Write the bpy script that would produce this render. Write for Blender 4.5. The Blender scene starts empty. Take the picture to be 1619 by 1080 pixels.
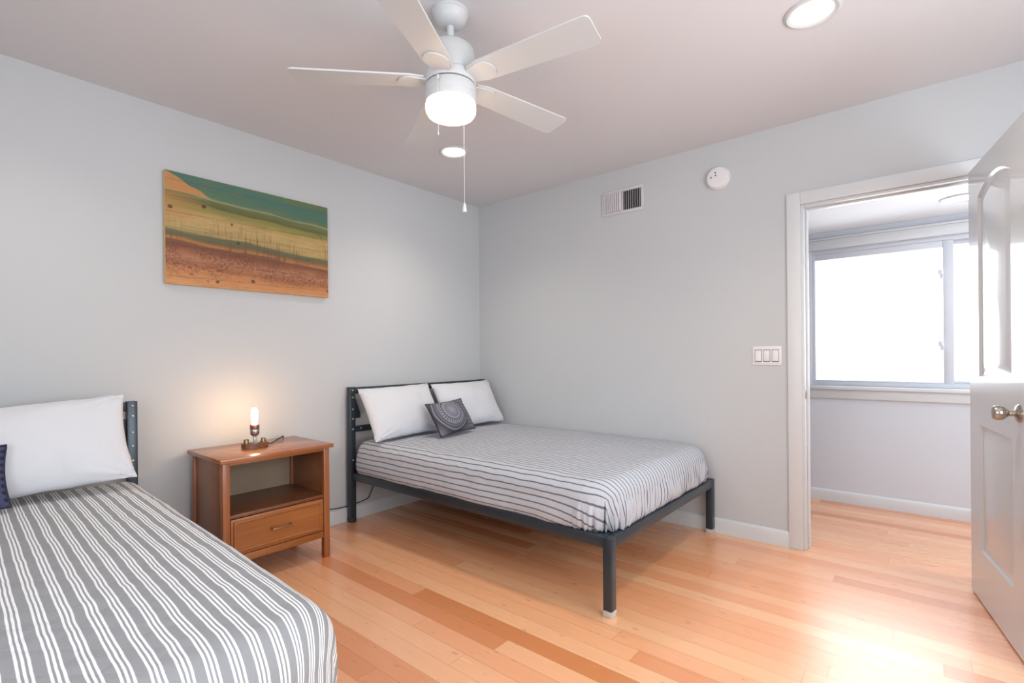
import bpy, bmesh, math, random
from mathutils import Vector, Matrix, noise
random.seed(4)
sc = bpy.context.scene
PI = math.pi

# ------------------------------------------------------------------ camera
F_PX, YAW, ROLL, HY = 790.74, 0.694357, 0.0085, 562.1
cam_d = bpy.data.cameras.new('camera'); cam = bpy.data.objects.new('camera', cam_d)
sc.collection.objects.link(cam); sc.camera = cam
cam_d.sensor_fit = 'HORIZONTAL'; cam_d.sensor_width = 36.0
cam_d.lens = 36.0 * F_PX / 1619.0
cam_d.shift_y = (HY - 540.0) / 1619.0
cam_d.clip_start = 0.02
fw = Vector((math.cos(YAW), math.sin(YAW), 0)); rt = Vector((math.sin(YAW), -math.cos(YAW), 0)); up = Vector((0, 0, 1))
r2 = (rt - up * ROLL).normalized(); u2 = (up + rt * ROLL).normalized()
cm = Matrix((r2, u2, -fw)).transposed().to_4x4(); cm.translation = (-3.2366, -3.0664, 1.1204)
cam.matrix_world = cm

# ------------------------------------------------------------------ world, daylight, exposure
w = bpy.data.worlds.new('sky'); sc.world = w; w.use_nodes = True
bg = w.node_tree.nodes['Background']
bg.inputs['Color'].default_value = (0.95, 0.97, 1.0, 1); bg.inputs['Strength'].default_value = 2.6
sc.view_settings.view_transform = 'Standard'; sc.view_settings.look = 'None'
sc.view_settings.exposure = 0.2; sc.view_settings.gamma = 1.0
sc.view_settings.use_curve_mapping = False

def daylight(name, loc, rot, sx, sy, power, col=(0.90, 0.96, 1.0)):
    l = bpy.data.lights.new(name, 'AREA'); l.shape = 'RECTANGLE'; l.size = sx; l.size_y = sy
    l.energy = power; l.color = col
    o = bpy.data.objects.new(name, l); sc.collection.objects.link(o)
    o.location = loc; o.rotation_euler = rot
    return o
# daylight coming in through the three windows (hall, and the two behind the camera), plus an added hall-end fill
daylight('daylight_south_window', (-2.1, -4.42, 1.4), (PI/2 + .42, 0, 0), 2.3, 1.4, 44)
daylight('daylight_west_window', (-4.28, -2.6, 1.4), (PI/2 + .42, 0, -PI/2), 1.7, 1.4, 15)
daylight('daylight_hall_window', (1.42, -3.15, 1.37), (PI/2, 0, PI/2), 1.6, 1.0, 17)
daylight('hall_end_fill', (.67, -5.16, 1.3), (PI/2, 0, 0), .9, 1.3, 30)  # added fill lamp outside the unseen hall end, brightens the hall

# ------------------------------------------------------------------ helpers
C = sc.collection
def new_bm(): return bmesh.new()
def xf(verts, m):
    for v in verts: v.co = m @ v.co
def box(bm, x0, x1, y0, y1, z0, z1, bev=0.0, seg=2, m=None):
    g = bmesh.ops.create_cube(bm, size=1.0)['verts']
    for v in g:
        v.co = Vector((x0 + (v.co.x + .5) * (x1 - x0), y0 + (v.co.y + .5) * (y1 - y0), z0 + (v.co.z + .5) * (z1 - z0)))
    if bev > 0:
        es = list({e for v in g for e in v.link_edges})
        r = bmesh.ops.bevel(bm, geom=es, offset=bev, segments=seg, affect='EDGES', profile=0.5)
        g = list({v for f in r['faces'] for v in f.verts} | {v for v in g if v.is_valid})
    if m is not None: xf(g, m)
    return g
def lathe(bm, prof, seg=32, m=None, close=True):
    rings = []
    for (r, z) in prof:
        if r < 1e-6: rings.append([bm.verts.new((0, 0, z))])
        else: rings.append([bm.verts.new((r * math.cos(2*PI*k/seg), r * math.sin(2*PI*k/seg), z)) for k in range(seg)])
    for a, b in zip(rings, rings[1:]):
        for k in range(seg):
            q = [a[k % len(a)], a[(k+1) % len(a)], b[(k+1) % len(b)], b[k % len(b)]]
            u = []
            for v in q:
                if v not in u: u.append(v)
            if len(u) > 2:
                try: bm.faces.new(u)
                except ValueError: pass
    if close:
        for rg in (rings[0], rings[-1]):
            if len(rg) > 2:
                try: bm.faces.new(rg)
                except ValueError: pass
    vs = [v for r in rings for v in r]
    if m is not None: xf(vs, m)
    return vs
def tube(bm, pts, r, seg=8):
    pts = [Vector(p) for p in pts]; rings = []
    n = Vector((0, 0, 1))
    for i, p in enumerate(pts):
        t = (pts[min(i+1, len(pts)-1)] - pts[max(i-1, 0)]).normalized()
        a = t.cross(n)
        if a.length < 1e-3: a = t.cross(Vector((1, 0, 0)))
        a.normalize(); b = t.cross(a).normalized()
        rings.append([bm.verts.new(p + r * (a * math.cos(2*PI*k/seg) + b * math.sin(2*PI*k/seg))) for k in range(seg)])
    for A, B in zip(rings, rings[1:]):
        for k in range(seg): bm.faces.new((A[k], A[(k+1) % seg], B[(k+1) % seg], B[k]))
    bm.faces.new(rings[0]); bm.faces.new(rings[-1])
def smooth_path(pts, n=10):
    P = [Vector(p) for p in pts]; out = []
    for i in range(len(P)-1):
        p0, p1, p2, p3 = P[max(i-1, 0)], P[i], P[i+1], P[min(i+2, len(P)-1)]
        for k in range(n):
            t = k / n
            out.append(.5 * ((2*p1) + (p2-p0)*t + (2*p0-5*p1+4*p2-p3)*t*t + (3*p1-p0-3*p2+p3)*t**3))
    return out + [P[-1]]
def prism(bm, outline, z0, z1, m=None):
    a = [bm.verts.new((x, y, z0)) for x, y in outline]; b = [bm.verts.new((x, y, z1)) for x, y in outline]
    bm.faces.new(list(reversed(a))); bm.faces.new(b)
    n = len(a)
    for k in range(n): bm.faces.new((a[k], a[(k+1) % n], b[(k+1) % n], b[k]))
    if m is not None: xf(a + b, m)
    return a + b
def world_loc(o):
    p = Vector((0, 0, 0))
    while o is not None: p += o.location; o = o.parent
    return p
def obj(name, bm, mat, parent=None, smooth=True, angle=40, local=False, fixn=True):
    """link bm as ONE mesh object; vertices are given in world space unless local"""
    if fixn: bmesh.ops.recalc_face_normals(bm, faces=bm.faces[:])
    me = bpy.data.meshes.new(name); bm.to_mesh(me); bm.free()
    if parent is not None and not local:
        me.transform(Matrix.Translation(-world_loc(parent)))
    o = bpy.data.objects.new(name, me); C.objects.link(o); o.parent = parent
    mats = mat if isinstance(mat, (list, tuple)) else [mat]
    for m_ in mats: me.materials.append(m_)
    if smooth:
        me.shade_smooth()
        try: me.set_sharp_from_angle(angle=math.radians(angle))
        except Exception: pass
    return o
def thing(name, label, cat, loc=(0, 0, 0), rot=(0, 0, 0), group=None):
    o = bpy.data.objects.new(name, None); C.objects.link(o)
    o.empty_display_size = .1; o.location = loc; o.rotation_euler = rot
    o['label'] = label; o['category'] = cat
    if group: o['group'] = group
    return o
def tag(o, label, cat, group=None):
    o['label'] = label; o['category'] = cat
    if group: o['group'] = group
    return o
def struct(name, bm, mat, label=None, cat=None, **k):
    o = obj(name, bm, mat, **k); o['kind'] = 'structure'
    if label: o['label'] = label; o['category'] = cat
    return o
def copy_tree(o, parent=None):
    c = o.copy(); C.objects.link(c); c.parent = parent
    for ch in [x for x in bpy.data.objects if x.parent == o]: copy_tree(ch, c)
    return c

# ------------------------------------------------------------------ materials
def srgb(r, g, b):
    f = lambda c: (c/255/12.92) if c/255 <= .04045 else ((c/255 + .055)/1.055)**2.4
    return (f(r), f(g), f(b), 1)
class NT:
    def __init__(s, name):
        s.mat = bpy.data.materials.new(name); s.mat.use_nodes = True
        s.t = s.mat.node_tree; s.b = s.t.nodes['Principled BSDF']
    def n(s, typ, **k):
        nd = s.t.nodes.new(typ)
        for a, v in k.items():
            if a.startswith('i_'):
                key = a[2:]; key = int(key) if key.isdigit() else key
                nd.inputs[key].default_value = v
            else: setattr(nd, a, v)
        return nd
    def l(s, a, b): s.t.links.new(a, b)
    def math(s, op, a, b=None, c=None):
        nd = s.n('ShaderNodeMath', operation=op)
        for i, v in enumerate((a, b, c)):
            if v is None: continue
            if isinstance(v, (int, float)): nd.inputs[i].default_value = v
            else: s.l(v, nd.inputs[i])
        return nd.outputs[0]
    def mix(s, fac, a, b, blend='MIX'):
        nd = s.n('ShaderNodeMix', data_type='RGBA', blend_type=blend)
        for i, v in ((0, fac), (6, a), (7, b)):
            if isinstance(v, (int, float)): nd.inputs[i].default_value = v
            elif isinstance(v, tuple): nd.inputs[i].default_value = v
            else: s.l(v, nd.inputs[i])
        return nd.outputs[2]
    def ramp(s, fac, stops, interp='LINEAR'):
        nd = s.n('ShaderNodeValToRGB'); cr = nd.color_ramp; cr.interpolation = interp
        while len(cr.elements) < len(stops): cr.elements.new(.5)
        for e, (p, c) in zip(cr.elements, stops): e.position = p; e.color = c
        s.l(fac, nd.inputs[0]); return nd.outputs[0]
    def bump(s, h, strength=.2, dist=.01):
        nd = s.n('ShaderNodeBump'); nd.inputs['Strength'].default_value = strength; nd.inputs['Distance'].default_value = dist
        s.l(h, nd.inputs['Height']); s.l(nd.outputs[0], s.b.inputs['Normal'])
    def pos(s):
        return s.n('ShaderNodeNewGeometry').outputs['Position']
    def objco(s):
        return s.n('ShaderNodeTexCoord').outputs['Object']
    def sep(s, v):
        nd = s.n('ShaderNodeSeparateXYZ'); s.l(v, nd.inputs[0]); return nd.outputs
    def noise(s, vec, scale, detail=3, rough=.5, dim='3D'):
        nd = s.n('ShaderNodeTexNoise', noise_dimensions=dim); nd.inputs['Scale'].default_value = scale
        nd.inputs['Detail'].default_value = detail; nd.inputs['Roughness'].default_value = rough
        if vec is not None: s.l(vec, nd.inputs['Vector'])
        return nd.outputs['Fac']
    def mapping(s, vec, scale=(1, 1, 1), loc=(0, 0, 0)):
        nd = s.n('ShaderNodeMapping'); nd.inputs['Scale'].default_value = scale; nd.inputs['Location'].default_value = loc
        s.l(vec, nd.inputs['Vector']); return nd.outputs[0]
def simple(name, col, rough=.5, metal=0.0, spec=.5, nscale=0, namt=.04, bump=0, coat=0, bscale=None):
    m = NT(name); b = m.b
    b.inputs['Roughness'].default_value = rough; b.inputs['Metallic'].default_value = metal
    b.inputs['Specular IOR Level'].default_value = spec
    if coat: b.inputs['Coat Weight'].default_value = coat; b.inputs['Coat Roughness'].default_value = .06
    if nscale:
        f = m.noise(m.objco(), nscale)
        lo = tuple(c * (1 - namt) for c in col[:3]) + (1,); hi = tuple(min(1, c * (1 + namt)) for c in col[:3]) + (1,)
        m.l(m.mix(f, lo, hi), b.inputs['Base Color'])
    else: b.inputs['Base Color'].default_value = col
    if bump: m.bump(m.noise(m.objco(), bscale or nscale or 60, 4), bump, .004)
    return m.mat
M = {}
M['wall'] = simple('wall_paint', srgb(194, 197, 200), .75, spec=.25, nscale=2.5, namt=.012, bump=.05, bscale=140)
M['ceiling'] = simple('ceiling_paint', srgb(213, 212, 215), .85, spec=.2, nscale=2, namt=.01, bump=.05, bscale=120)
M['hall_ceiling'] = simple('hall_ceiling_paint', srgb(220, 225, 230), .85, spec=.2, nscale=2, namt=.01)
M['hall_wall'] = simple('hall_wall_paint', srgb(207, 212, 220), .75, spec=.25, nscale=2.5, namt=.012)
M['trim'] = simple('trim_paint', srgb(211, 214, 217), .35, nscale=5, namt=.01)
M['door'] = simple('door_paint', srgb(202, 206, 210), .3, nscale=4, namt=.01, coat=.6)
M['vinyl'] = simple('window_vinyl', srgb(203, 207, 215), .4, nscale=6, namt=.01)
M['fan'] = simple('fan_white_enamel', srgb(200, 203, 205), .4, nscale=8, namt=.01)
M['gap'] = simple('dark_gap', srgb(60, 60, 62), .7, nscale=20)
M['steel'] = simple('bed_frame_steel', srgb(58, 68, 76), .30, metal=.45, nscale=60, namt=.08, bump=.08, bscale=300)
M['bolt'] = simple('zinc_bolt', srgb(190, 195, 196), .35, metal=.8, nscale=60)
M['cap'] = simple('clear_foot_cap', srgb(196, 190, 184), .4, nscale=40)
M['pillowcase'] = simple('white_pillowcase', srgb(212, 214, 220), .9, spec=.15, nscale=6, namt=.015, bump=.12, bscale=60)
M['mattress'] = simple('white_mattress_ticking', srgb(225, 226, 228), .9, spec=.1, nscale=30)
M['nickel'] = simple('satin_nickel', srgb(176, 170, 162), .22, metal=1.0, nscale=30, namt=.03)
M['brass'] = simple('dark_brass', srgb(150, 125, 85), .3, metal=.9, nscale=60)
M['copper'] = simple('copper_shell', srgb(160, 105, 90), .35, metal=.8, nscale=60)
M['black'] = simple('black_rubber', srgb(28, 27, 28), .55, nscale=60)
M['plate'] = simple('switch_plastic', srgb(226, 224, 226), .3, nscale=20, namt=.01)
M['vent'] = simple('vent_enamel', srgb(205, 202, 206), .45, nscale=20, namt=.01)
M['duct'] = simple('duct_shade', srgb(42, 44, 46), .7, nscale=20)

def emit(name, col, strength):
    m = NT(name); m.b.inputs['Base Color'].default_value = (.9, .9, .88, 1)
    m.b.inputs['Emission Color'].default_value = col; m.b.inputs['Emission Strength'].default_value = strength
    return m.mat
M['bowl'] = emit('lit_frosted_bowl', (1, .70, .45, 1), 9.0)
M['downlight'] = emit('lit_downlight_lens', (1, .86, .68, 1), 9.0)
M['halllight'] = emit('lit_hall_downlight', (1, .97, .92, 1), 8.0)
M['bulb'] = emit('lit_filament_bulb', (1, .60, .28, 1), 75.0)

def glass_mat():
    m = NT('window_glass'); m.t.nodes.remove(m.b)
    tr = m.n('ShaderNodeBsdfTransparent'); gl = m.n('ShaderNodeBsdfGlossy'); gl.inputs['Roughness'].default_value = .02
    fr = m.n('ShaderNodeFresnel'); fr.inputs['IOR'].default_value = 1.3
    mx = m.n('ShaderNodeMixShader'); m.l(fr.outputs[0], mx.inputs[0]); m.l(tr.outputs[0], mx.inputs[1]); m.l(gl.outputs[0], mx.inputs[2])
    m.l(mx.outputs[0], m.t.nodes['Material Output'].inputs['Surface'])
    return m.mat
M['glass'] = glass_mat()

def floor_mat():
    m = NT('bamboo_planks'); PW, PL = .0865, 1.83
    x, y, z = m.sep(m.pos())
    px = m.math('DIVIDE', m.math('ADD', x, 9.956), PW)
    col = m.math('FLOOR', px)
    wn = m.n('ShaderNodeTexWhiteNoise', noise_dimensions='1D'); m.l(col, wn.inputs['W'])
    py = m.math('ADD', m.math('DIVIDE', y, PL), m.math('MULTIPLY', wn.outputs['Value'], 7.3))
    row = m.math('FLOOR', py)
    cv = m.n('ShaderNodeCombineXYZ'); m.l(col, cv.inputs[0]); m.l(row, cv.inputs[1])
    w2 = m.n('ShaderNodeTexWhiteNoise', noise_dimensions='2D'); m.l(cv.outputs[0], w2.inputs['Vector'])
    tone = w2.outputs['Value']
    base = m.ramp(tone, [(0, srgb(214, 136, 82)), (.10, srgb(226, 146, 94)), (.3, srgb(240, 168, 120)), (.65, srgb(246, 180, 134)), (1, srgb(250, 194, 148))])
    # long fine grain and the short dark bamboo knuckles
    off = m.n('ShaderNodeVectorMath', operation='MULTIPLY_ADD'); m.l(cv.outputs[0], off.inputs[0]); off.inputs[1].default_value = (3.7, 5.1, 0); m.l(m.pos(), off.inputs[2])
    gv = m.mapping(off.outputs[0], (55, 1.6, 1))
    g = m.noise(gv, 1.0, 4, .6)
    base = m.mix(m.math('MULTIPLY', g, .26), base, srgb(196, 120, 66))
    kv = m.mapping(off.outputs[0], (46, 14, 1))
    k = m.noise(kv, 1.0, 1, .4)
    km = m.ramp(k, [(0, (0, 0, 0, 1)), (.70, (0, 0, 0, 1)), (.78, (1, 1, 1, 1))])
    base = m.mix(m.math('MULTIPLY', km, .45), base, srgb(150, 88, 50))
    fx = m.math('ABSOLUTE', m.math('SUBTRACT', m.math('FRACT', px), .5))
    fy = m.math('ABSOLUTE', m.math('SUBTRACT', m.math('FRACT', py), .5))
    sx = m.math('GREATER_THAN', fx, .5 - .0011/PW); sy = m.math('GREATER_THAN', fy, .5 - .0012/PL)
    seam = m.math('MAXIMUM', sx, sy)
    base = m.mix(m.math('MULTIPLY', seam, .42), base, srgb(110, 66, 40))
    m.l(base, m.b.inputs['Base Color'])
    m.b.inputs['Roughness'].default_value = .27
    rr = m.math('ADD', .20, m.math('MULTIPLY', m.noise(gv, .6, 2), .12)); m.l(rr, m.b.inputs['Roughness'])
    m.b.inputs['Coat Weight'].default_value = 1.0; m.b.inputs['Coat Roughness'].default_value = .36; m.b.inputs['Coat IOR'].default_value = 1.55
    m.bump(m.math('SUBTRACT', 1.0, seam), .25, .0015)
    return m.mat
M['floor'] = floor_mat()

def wood_mat(name, lo, hi, axis_scale, rough=.38):
    m = NT(name)
    v = m.mapping(m.objco(), axis_scale)
    f = m.noise(v, 1.0, 5, .6)
    c = m.ramp(f, [(.25, lo), (.75, hi)]); m.l(c, m.b.inputs['Base Color'])
    m.b.inputs['Roughness'].default_value = rough
    m.b.inputs['Coat Weight'].default_value = .25; m.b.inputs['Coat Roughness'].default_value = .2
    m.bump(f, .05, .002)
    return m.mat
M['wood_x'] = wood_mat('stained_wood_crosswise', srgb(140, 82, 36), srgb(166, 102, 48), (3, 40, 40))
M['wood_z'] = wood_mat('stained_wood_upright', srgb(133, 76, 40), srgb(166, 101, 55), (40, 40, 3))
M['wood_y'] = wood_mat('stained_wood_lengthwise', srgb(120, 74, 45), srgb(150, 98, 62), (40, 3, 12))
M['wood_top'] = wood_mat('stained_wood_top', srgb(140, 82, 48), srgb(168, 104, 62), (3, 40, 40), .2)
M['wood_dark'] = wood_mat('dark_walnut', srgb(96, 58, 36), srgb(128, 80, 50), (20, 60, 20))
M['backboard'] = simple('grey_brown_backboard', srgb(150, 130, 110), .7, nscale=12)

def stripe_mat(name, base, line, period, lines, width, jitter=.0015, quilt=True):
    """stripes across u (UV x in metres): thin lines at the given offsets inside each period"""
    m = NT(name)
    uv = m.n('ShaderNodeUVMap').outputs[0]
    u, v, _ = m.sep(uv)
    wob = m.noise(m.mapping(uv, (9, 9, 1)), 1.0, 2)
    u = m.math('ADD', u, m.math('MULTIPLY', m.math('SUBTRACT', wob, .5), jitter * 4))
    p = m.math('MULTIPLY', m.math('FRACT', m.math('DIVIDE', u, period)), period)
    fac = None
    for o in lines:
        d = m.math('ABSOLUTE', m.math('SUBTRACT', p, o))
        e = m.n('ShaderNodeMapRange', interpolation_type='SMOOTHSTEP')
        e.inputs['From Min'].default_value = width * .5 + .0006; e.inputs['From Max'].default_value = width * .5 - .0006
        m.l(d, e.inputs['Value'])
        fac = e.outputs[0] if fac is None else m.math('MAXIMUM', fac, e.outputs[0])
    weave = m.noise(m.mapping(uv, (420, 420, 1)), 1.0, 1)
    b1 = m.mix(weave, tuple(c * .9 for c in base[:3]) + (1,), tuple(min(1, c * 1.08) for c in base[:3]) + (1,))
    m.l(m.mix(fac, b1, line), m.b.inputs['Base Color'])
    m.b.inputs['Roughness'].default_value = .92; m.b.inputs['Specular IOR Level'].default_value = .12
    h = m.math('ADD', m.math('MULTIPLY', m.noise(m.mapping(uv, (40, 40, 1)), 1.0, 3), .8), m.math('MULTIPLY', weave, .15))
    if quilt:
        # quilting stitches: a diamond grid of shallow channels
        a = m.math('ABSOLUTE', m.math('SUBTRACT', m.math('FRACT', m.math('MULTIPLY', m.math('ADD', u, m.math('MULTIPLY', v, 1.0)), 9.0)), .5))
        c = m.math('ABSOLUTE', m.math('SUBTRACT', m.math('FRACT', m.math('MULTIPLY', m.math('SUBTRACT', u, m.math('MULTIPLY', v, 1.0)), 9.0)), .5))
        q = m.math('POWER', m.math('MINIMUM', a, c), .5)
        h = m.math('ADD', h, m.math('MULTIPLY', q, 1.2))
    m.bump(h, .35, .006)
    return m.mat
M['quilt'] = stripe_mat('grey_quilt_white_triple_stripes', srgb(152, 154, 158), srgb(238, 240, 243), .040, (.008, .0165, .025), .0046)
M['cover'] = stripe_mat('pale_cover_grey_stripes', srgb(188, 192, 200), srgb(104, 110, 122), .031, (.0155,), .0062, jitter=.0012, quilt=True)

def cushion_mat(name, tint):
    m = NT(name)
    uv = m.n('ShaderNodeUVMap').outputs[0]; u, v, _ = m.sep(uv)   # metres, centred
    du = m.math('SUBTRACT', u, -.035); dv = m.math('SUBTRACT', v, .035)
    r = m.math('SQRT', m.math('ADD', m.math('MULTIPLY', du, du), m.math('MULTIPLY', dv, dv)))
    ang = m.math('ARCTAN2', dv, du)
    D, G, L = srgb(*[c * .62 for c in tint]), srgb(*tint), srgb(*[min(255, c * 1.28) for c in tint])
    rings = m.ramp(m.math('DIVIDE', r, .20), [(0, L), (.3, G), (.33, L), (.40, G), (.42, D), (.46, L), (.55, L), (.58, D), (.62, G), (.70, D), (.73, L), (.77, D), (.8, D), (1, G)], 'LINEAR')
    dots = m.math('GREATER_THAN', m.math('SINE', m.math('MULTIPLY', ang, 30)), .25)
    band = m.math('MULTIPLY', m.math('GREATER_THAN', r, .092), m.math('LESS_THAN', r, .108))
    c = m.mix(m.math('MULTIPLY', dots, band), rings, D)
    panel = m.math('GREATER_THAN', u, .095)
    px_ = m.math('FRACT', m.math('MULTIPLY', u, 38)); py_ = m.math('FRACT', m.math('MULTIPLY', v, 38))
    rr = m.math('ADD', m.math('POWER', m.math('SUBTRACT', px_, .5), 2), m.math('POWER', m.math('SUBTRACT', py_, .5), 2))
    pc = m.mix(m.math('LESS_THAN', rr, .07), G, D)
    c = m.mix(panel, c, pc)
    seam = m.math('LESS_THAN', m.math('ABSOLUTE', m.math('SUBTRACT', u, .092)), .004)
    c = m.mix(seam, c, D)
    n = m.noise(m.mapping(uv, (150, 150, 1)), 1, 2)
    c = m.mix(m.math('MULTIPLY', n, .35), c, D)
    m.l(c, m.b.inputs['Base Color']); m.b.inputs['Roughness'].default_value = .95; m.b.inputs['Specular IOR Level'].default_value = .1
    m.bump(n, .3, .004)
    return m.mat
M['cushion'] = cushion_mat('grey_mandala_weave', (122, 121, 132))
M['cushion_navy'] = cushion_mat('navy_mandala_weave', (78, 82, 112))
M['piping'] = simple('dark_piping', srgb(48, 44, 62), .9, nscale=60)

def picture_mat():
    m = NT('painted_pine_planks')
    uv = m.n('ShaderNodeUVMap').outputs[0]; u, v, _ = m.sep(uv)      # 0..1, v up
    n1 = m.noise(m.mapping(uv, (3, 14, 1)), 1, 4); n2 = m.noise(m.mapping(uv, (9, 5, 1), (3, 1, 0)), 1, 4)
    vv = m.math('ADD', v, m.math('MULTIPLY', m.math('SUBTRACT', n1, .5), .10))
    vv = m.math('ADD', vv, m.math('MULTIPLY', m.math('SUBTRACT', u, .5), .08))
    c = m.ramp(vv, [(0, srgb(200, 140, 90)), (.12, srgb(188, 124, 76)), (.15, srgb(158, 98, 64)), (.22, srgb(178, 120, 86)), (.27, srgb(150, 92, 62)), (.32, srgb(112, 64, 46)), (.345, srgb(120, 74, 50)), (.36, srgb(178, 118, 66)), (.385, srgb(150, 104, 56)), (.405, srgb(92, 86, 56)), (.44, srgb(88, 98, 72)), (.46, srgb(170, 146, 90)), (.58, srgb(186, 158, 104)), (.64, srgb(176, 148, 88)), (.67, srgb(136, 132, 70)), (.71, srgb(128, 124, 60)), (.725, srgb(82, 88, 46)), (.78, srgb(98, 110, 64)), (.80, srgb(138, 154, 112)), (.82, srgb(84, 112, 84)), (.86, srgb(66, 108, 90)), (.96, srgb(62, 110, 98)), (1, srgb(88, 112, 72))])
    mot = m.noise(m.mapping(uv, (7, 26, 1), (1, 7, 0)), 1, 6, .7)
    c = m.mix(m.ramp(mot, [(.45, (0, 0, 0, 1)), (.75, (.6, .6, .6, 1))]), c, srgb(120, 96, 58))
    # warm bare patch in the upper left
    pm = m.math('MULTIPLY', m.math('LESS_THAN', m.math('ADD', m.math('MULTIPLY', u, 2.2), m.math('MULTIPLY', m.math('SUBTRACT', n1, .5), .2)), m.math('MULTIPLY', m.math('SUBTRACT', 1.0, v), 3.0)), m.math('GREATER_THAN', v, .83))
    c = m.mix(m.math('MULTIPLY', pm, .9), c, srgb(190, 132, 78))
    # left side paler / browner in the green bands
    lm = m.math('MULTIPLY', m.ramp(u, [(0, (1, 1, 1, 1)), (.25, (0, 0, 0, 1))]), m.ramp(v, [(.55, (0, 0, 0, 1)), (.62, (1, 1, 1, 1)), (.80, (1, 1, 1, 1)), (.84, (0, 0, 0, 1))]))
    c = m.mix(m.math('MULTIPLY', lm, .7), c, srgb(178, 128, 72))
    # vertical scratchy reeds over the middle
    st = m.noise(m.mapping(uv, (70, 4, 1)), 1, 3); st2 = m.noise(m.mapping(uv, (3.1, 2.0, 1), (5, 2, 0)), 1, 2)
    reach = m.ramp(v, [(.2, (0, 0, 0, 1)), (.34, (1, 1, 1, 1)), (.5, (.8, .8, .8, 1)), (.66, (0, 0, 0, 1))])
    sm = m.math('MULTIPLY', m.math('MULTIPLY', m.ramp(st, [(.5, (0, 0, 0, 1)), (.62, (1, 1, 1, 1))]), m.ramp(st2, [(.38, (0, 0, 0, 1)), (.52, (1, 1, 1, 1))])), reach)
    c = m.mix(m.math('MULTIPLY', sm, .75), c, srgb(116, 72, 44))
    # speckled brown brush in the lower third
    sp = m.noise(m.mapping(uv, (60, 40, 1)), 1, 5, .75)
    low = m.ramp(v, [(.05, (0, 0, 0, 1)), (.15, (1, 1, 1, 1)), (.32, (1, 1, 1, 1)), (.4, (0, 0, 0, 1))])
    bm_ = m.math('MULTIPLY', m.math('MULTIPLY', m.ramp(sp, [(.46, (0, 0, 0, 1)), (.56, (1, 1, 1, 1))]), low), m.ramp(n2, [(.34, (0, 0, 0, 1)), (.55, (1, 1, 1, 1))]))
    c = m.mix(m.math('MULTIPLY', bm_, .75), c, srgb(100, 54, 40))
    # plank seams and knots
    fr = m.math('FRACT', m.math('MULTIPLY', v, 7)); se = m.math('LESS_THAN', m.math('ABSOLUTE', m.math('SUBTRACT', fr, .5)), .018)
    c = m.mix(m.math('MULTIPLY', se, .45), c, srgb(70, 56, 34))
    vo = m.n('ShaderNodeTexVoronoi'); m.l(m.mapping(uv, (11, 8, 1), (.4, .3, 0)), vo.inputs['Vector']); vo.inputs['Scale'].default_value = 1
    vo.inputs['Randomness'].default_value = .9
    kn = m.ramp(vo.outputs['Distance'], [(0, (1, 1, 1, 1)), (.10, (1, 1, 1, 1)), (.17, (0, 0, 0, 1))])
    wc = m.sep(vo.outputs['Color'])[0]
    kn = m.math('MULTIPLY', kn, m.math('GREATER_THAN', wc, .25))
    c = m.mix(m.math('MULTIPLY', kn, .85), c, srgb(52, 38, 24))
    m.l(c, m.b.inputs['Base Color']); m.b.inputs['Roughness'].default_value = .6
    m.bump(m.math('SUBTRACT', 1.0, se), .2, .002)
    return m.mat
M['picture'] = picture_mat()
M['pine'] = simple('raw_pine_edge', srgb(214, 182, 128), .6, nscale=30)

# ------------------------------------------------------------------ room shell
XW, YS, H = -4.1, -4.25, 2.44
HX0, HX1, HY0, HY1, HH = .12, 1.215, -5.0, -1.2, 2.035
bm = new_bm(); box(bm, XW - .15, HX1 + .15, HY0 - .1, .15, -.12, 0); struct('floor', bm, M['floor'], smooth=False)
bm = new_bm(); box(bm, XW - .15, .12, YS - .15, .15, H, H + .12); struct('ceiling', bm, M['ceiling'], smooth=False)
bm = new_bm(); box(bm, HX0, HX1 + .15, HY0 - .1, HY1 + .1, HH, HH + .1); struct('ceiling_hall', bm, M['hall_ceiling'], smooth=False)
bm = new_bm(); box(bm, XW - .15, .12, 0, .15, 0, H); struct('wall_north', bm, M['wall'], smooth=False)
DY0, DY1, DZ = -2.51, -3.268, 1.965     # doorway
bm = new_bm()
box(bm, 0, .12, DY0, 0, 0, H); box(bm, 0, .12, YS - .15, DY1, 0, H); box(bm, 0, .12, DY1, DY0, DZ, H)
struct('wall_east', bm, M['wall'], smooth=False)
def wall_hole(name, fixed, t, a0, a1, h0, h1, z0, z1, zt, axis, mat='wall'):
    bm = new_bm()
    for (p, q, lo, hi) in ((a0, h0, 0, zt), (h1, a1, 0, zt), (h0, h1, 0, z0), (h0, h1, z1, zt)):
        if axis == 'x': box(bm, p, q, fixed - t, fixed, lo, hi)
        else: box(bm, fixed, fixed + t, p, q, lo, hi)
    return struct(name, bm, M[mat], smooth=False)
wall_hole('wall_south', YS, .15, XW - .15, 0, -3.25, -.95, .85, 2.15, H, 'x')
wall_hole('wall_west', XW - .15, .15, YS, 0, -3.45, -1.75, .85, 2.15, H, 'y')
WY0, WY1, WZ0, WZ1 = -3.95, -2.345, .872, 1.905
wall_hole('wall_hall_east', HX1, .15, HY0, HY1, WY0, WY1, WZ0, WZ1, HH, 'y', 'hall_wall')
bm = new_bm(); box(bm, HX0, HX1, HY1, HY1 + .1, 0, HH); struct('wall_hall_north', bm, M['hall_wall'], smooth=False)
bm = new_bm(); [box(bm, a, b, HY0 - .1, HY0, c, d) for a, b, c, d in ((HX0, .25, 0, HH), (1.1, HX1, 0, HH), (.25, 1.1, 0, .7), (.25, 1.1, 1.9, HH))]; struct('wall_hall_south', bm, M['hall_wall'], smooth=False)  # unseen end wall, its opening added to admit the fill lamp

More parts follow.
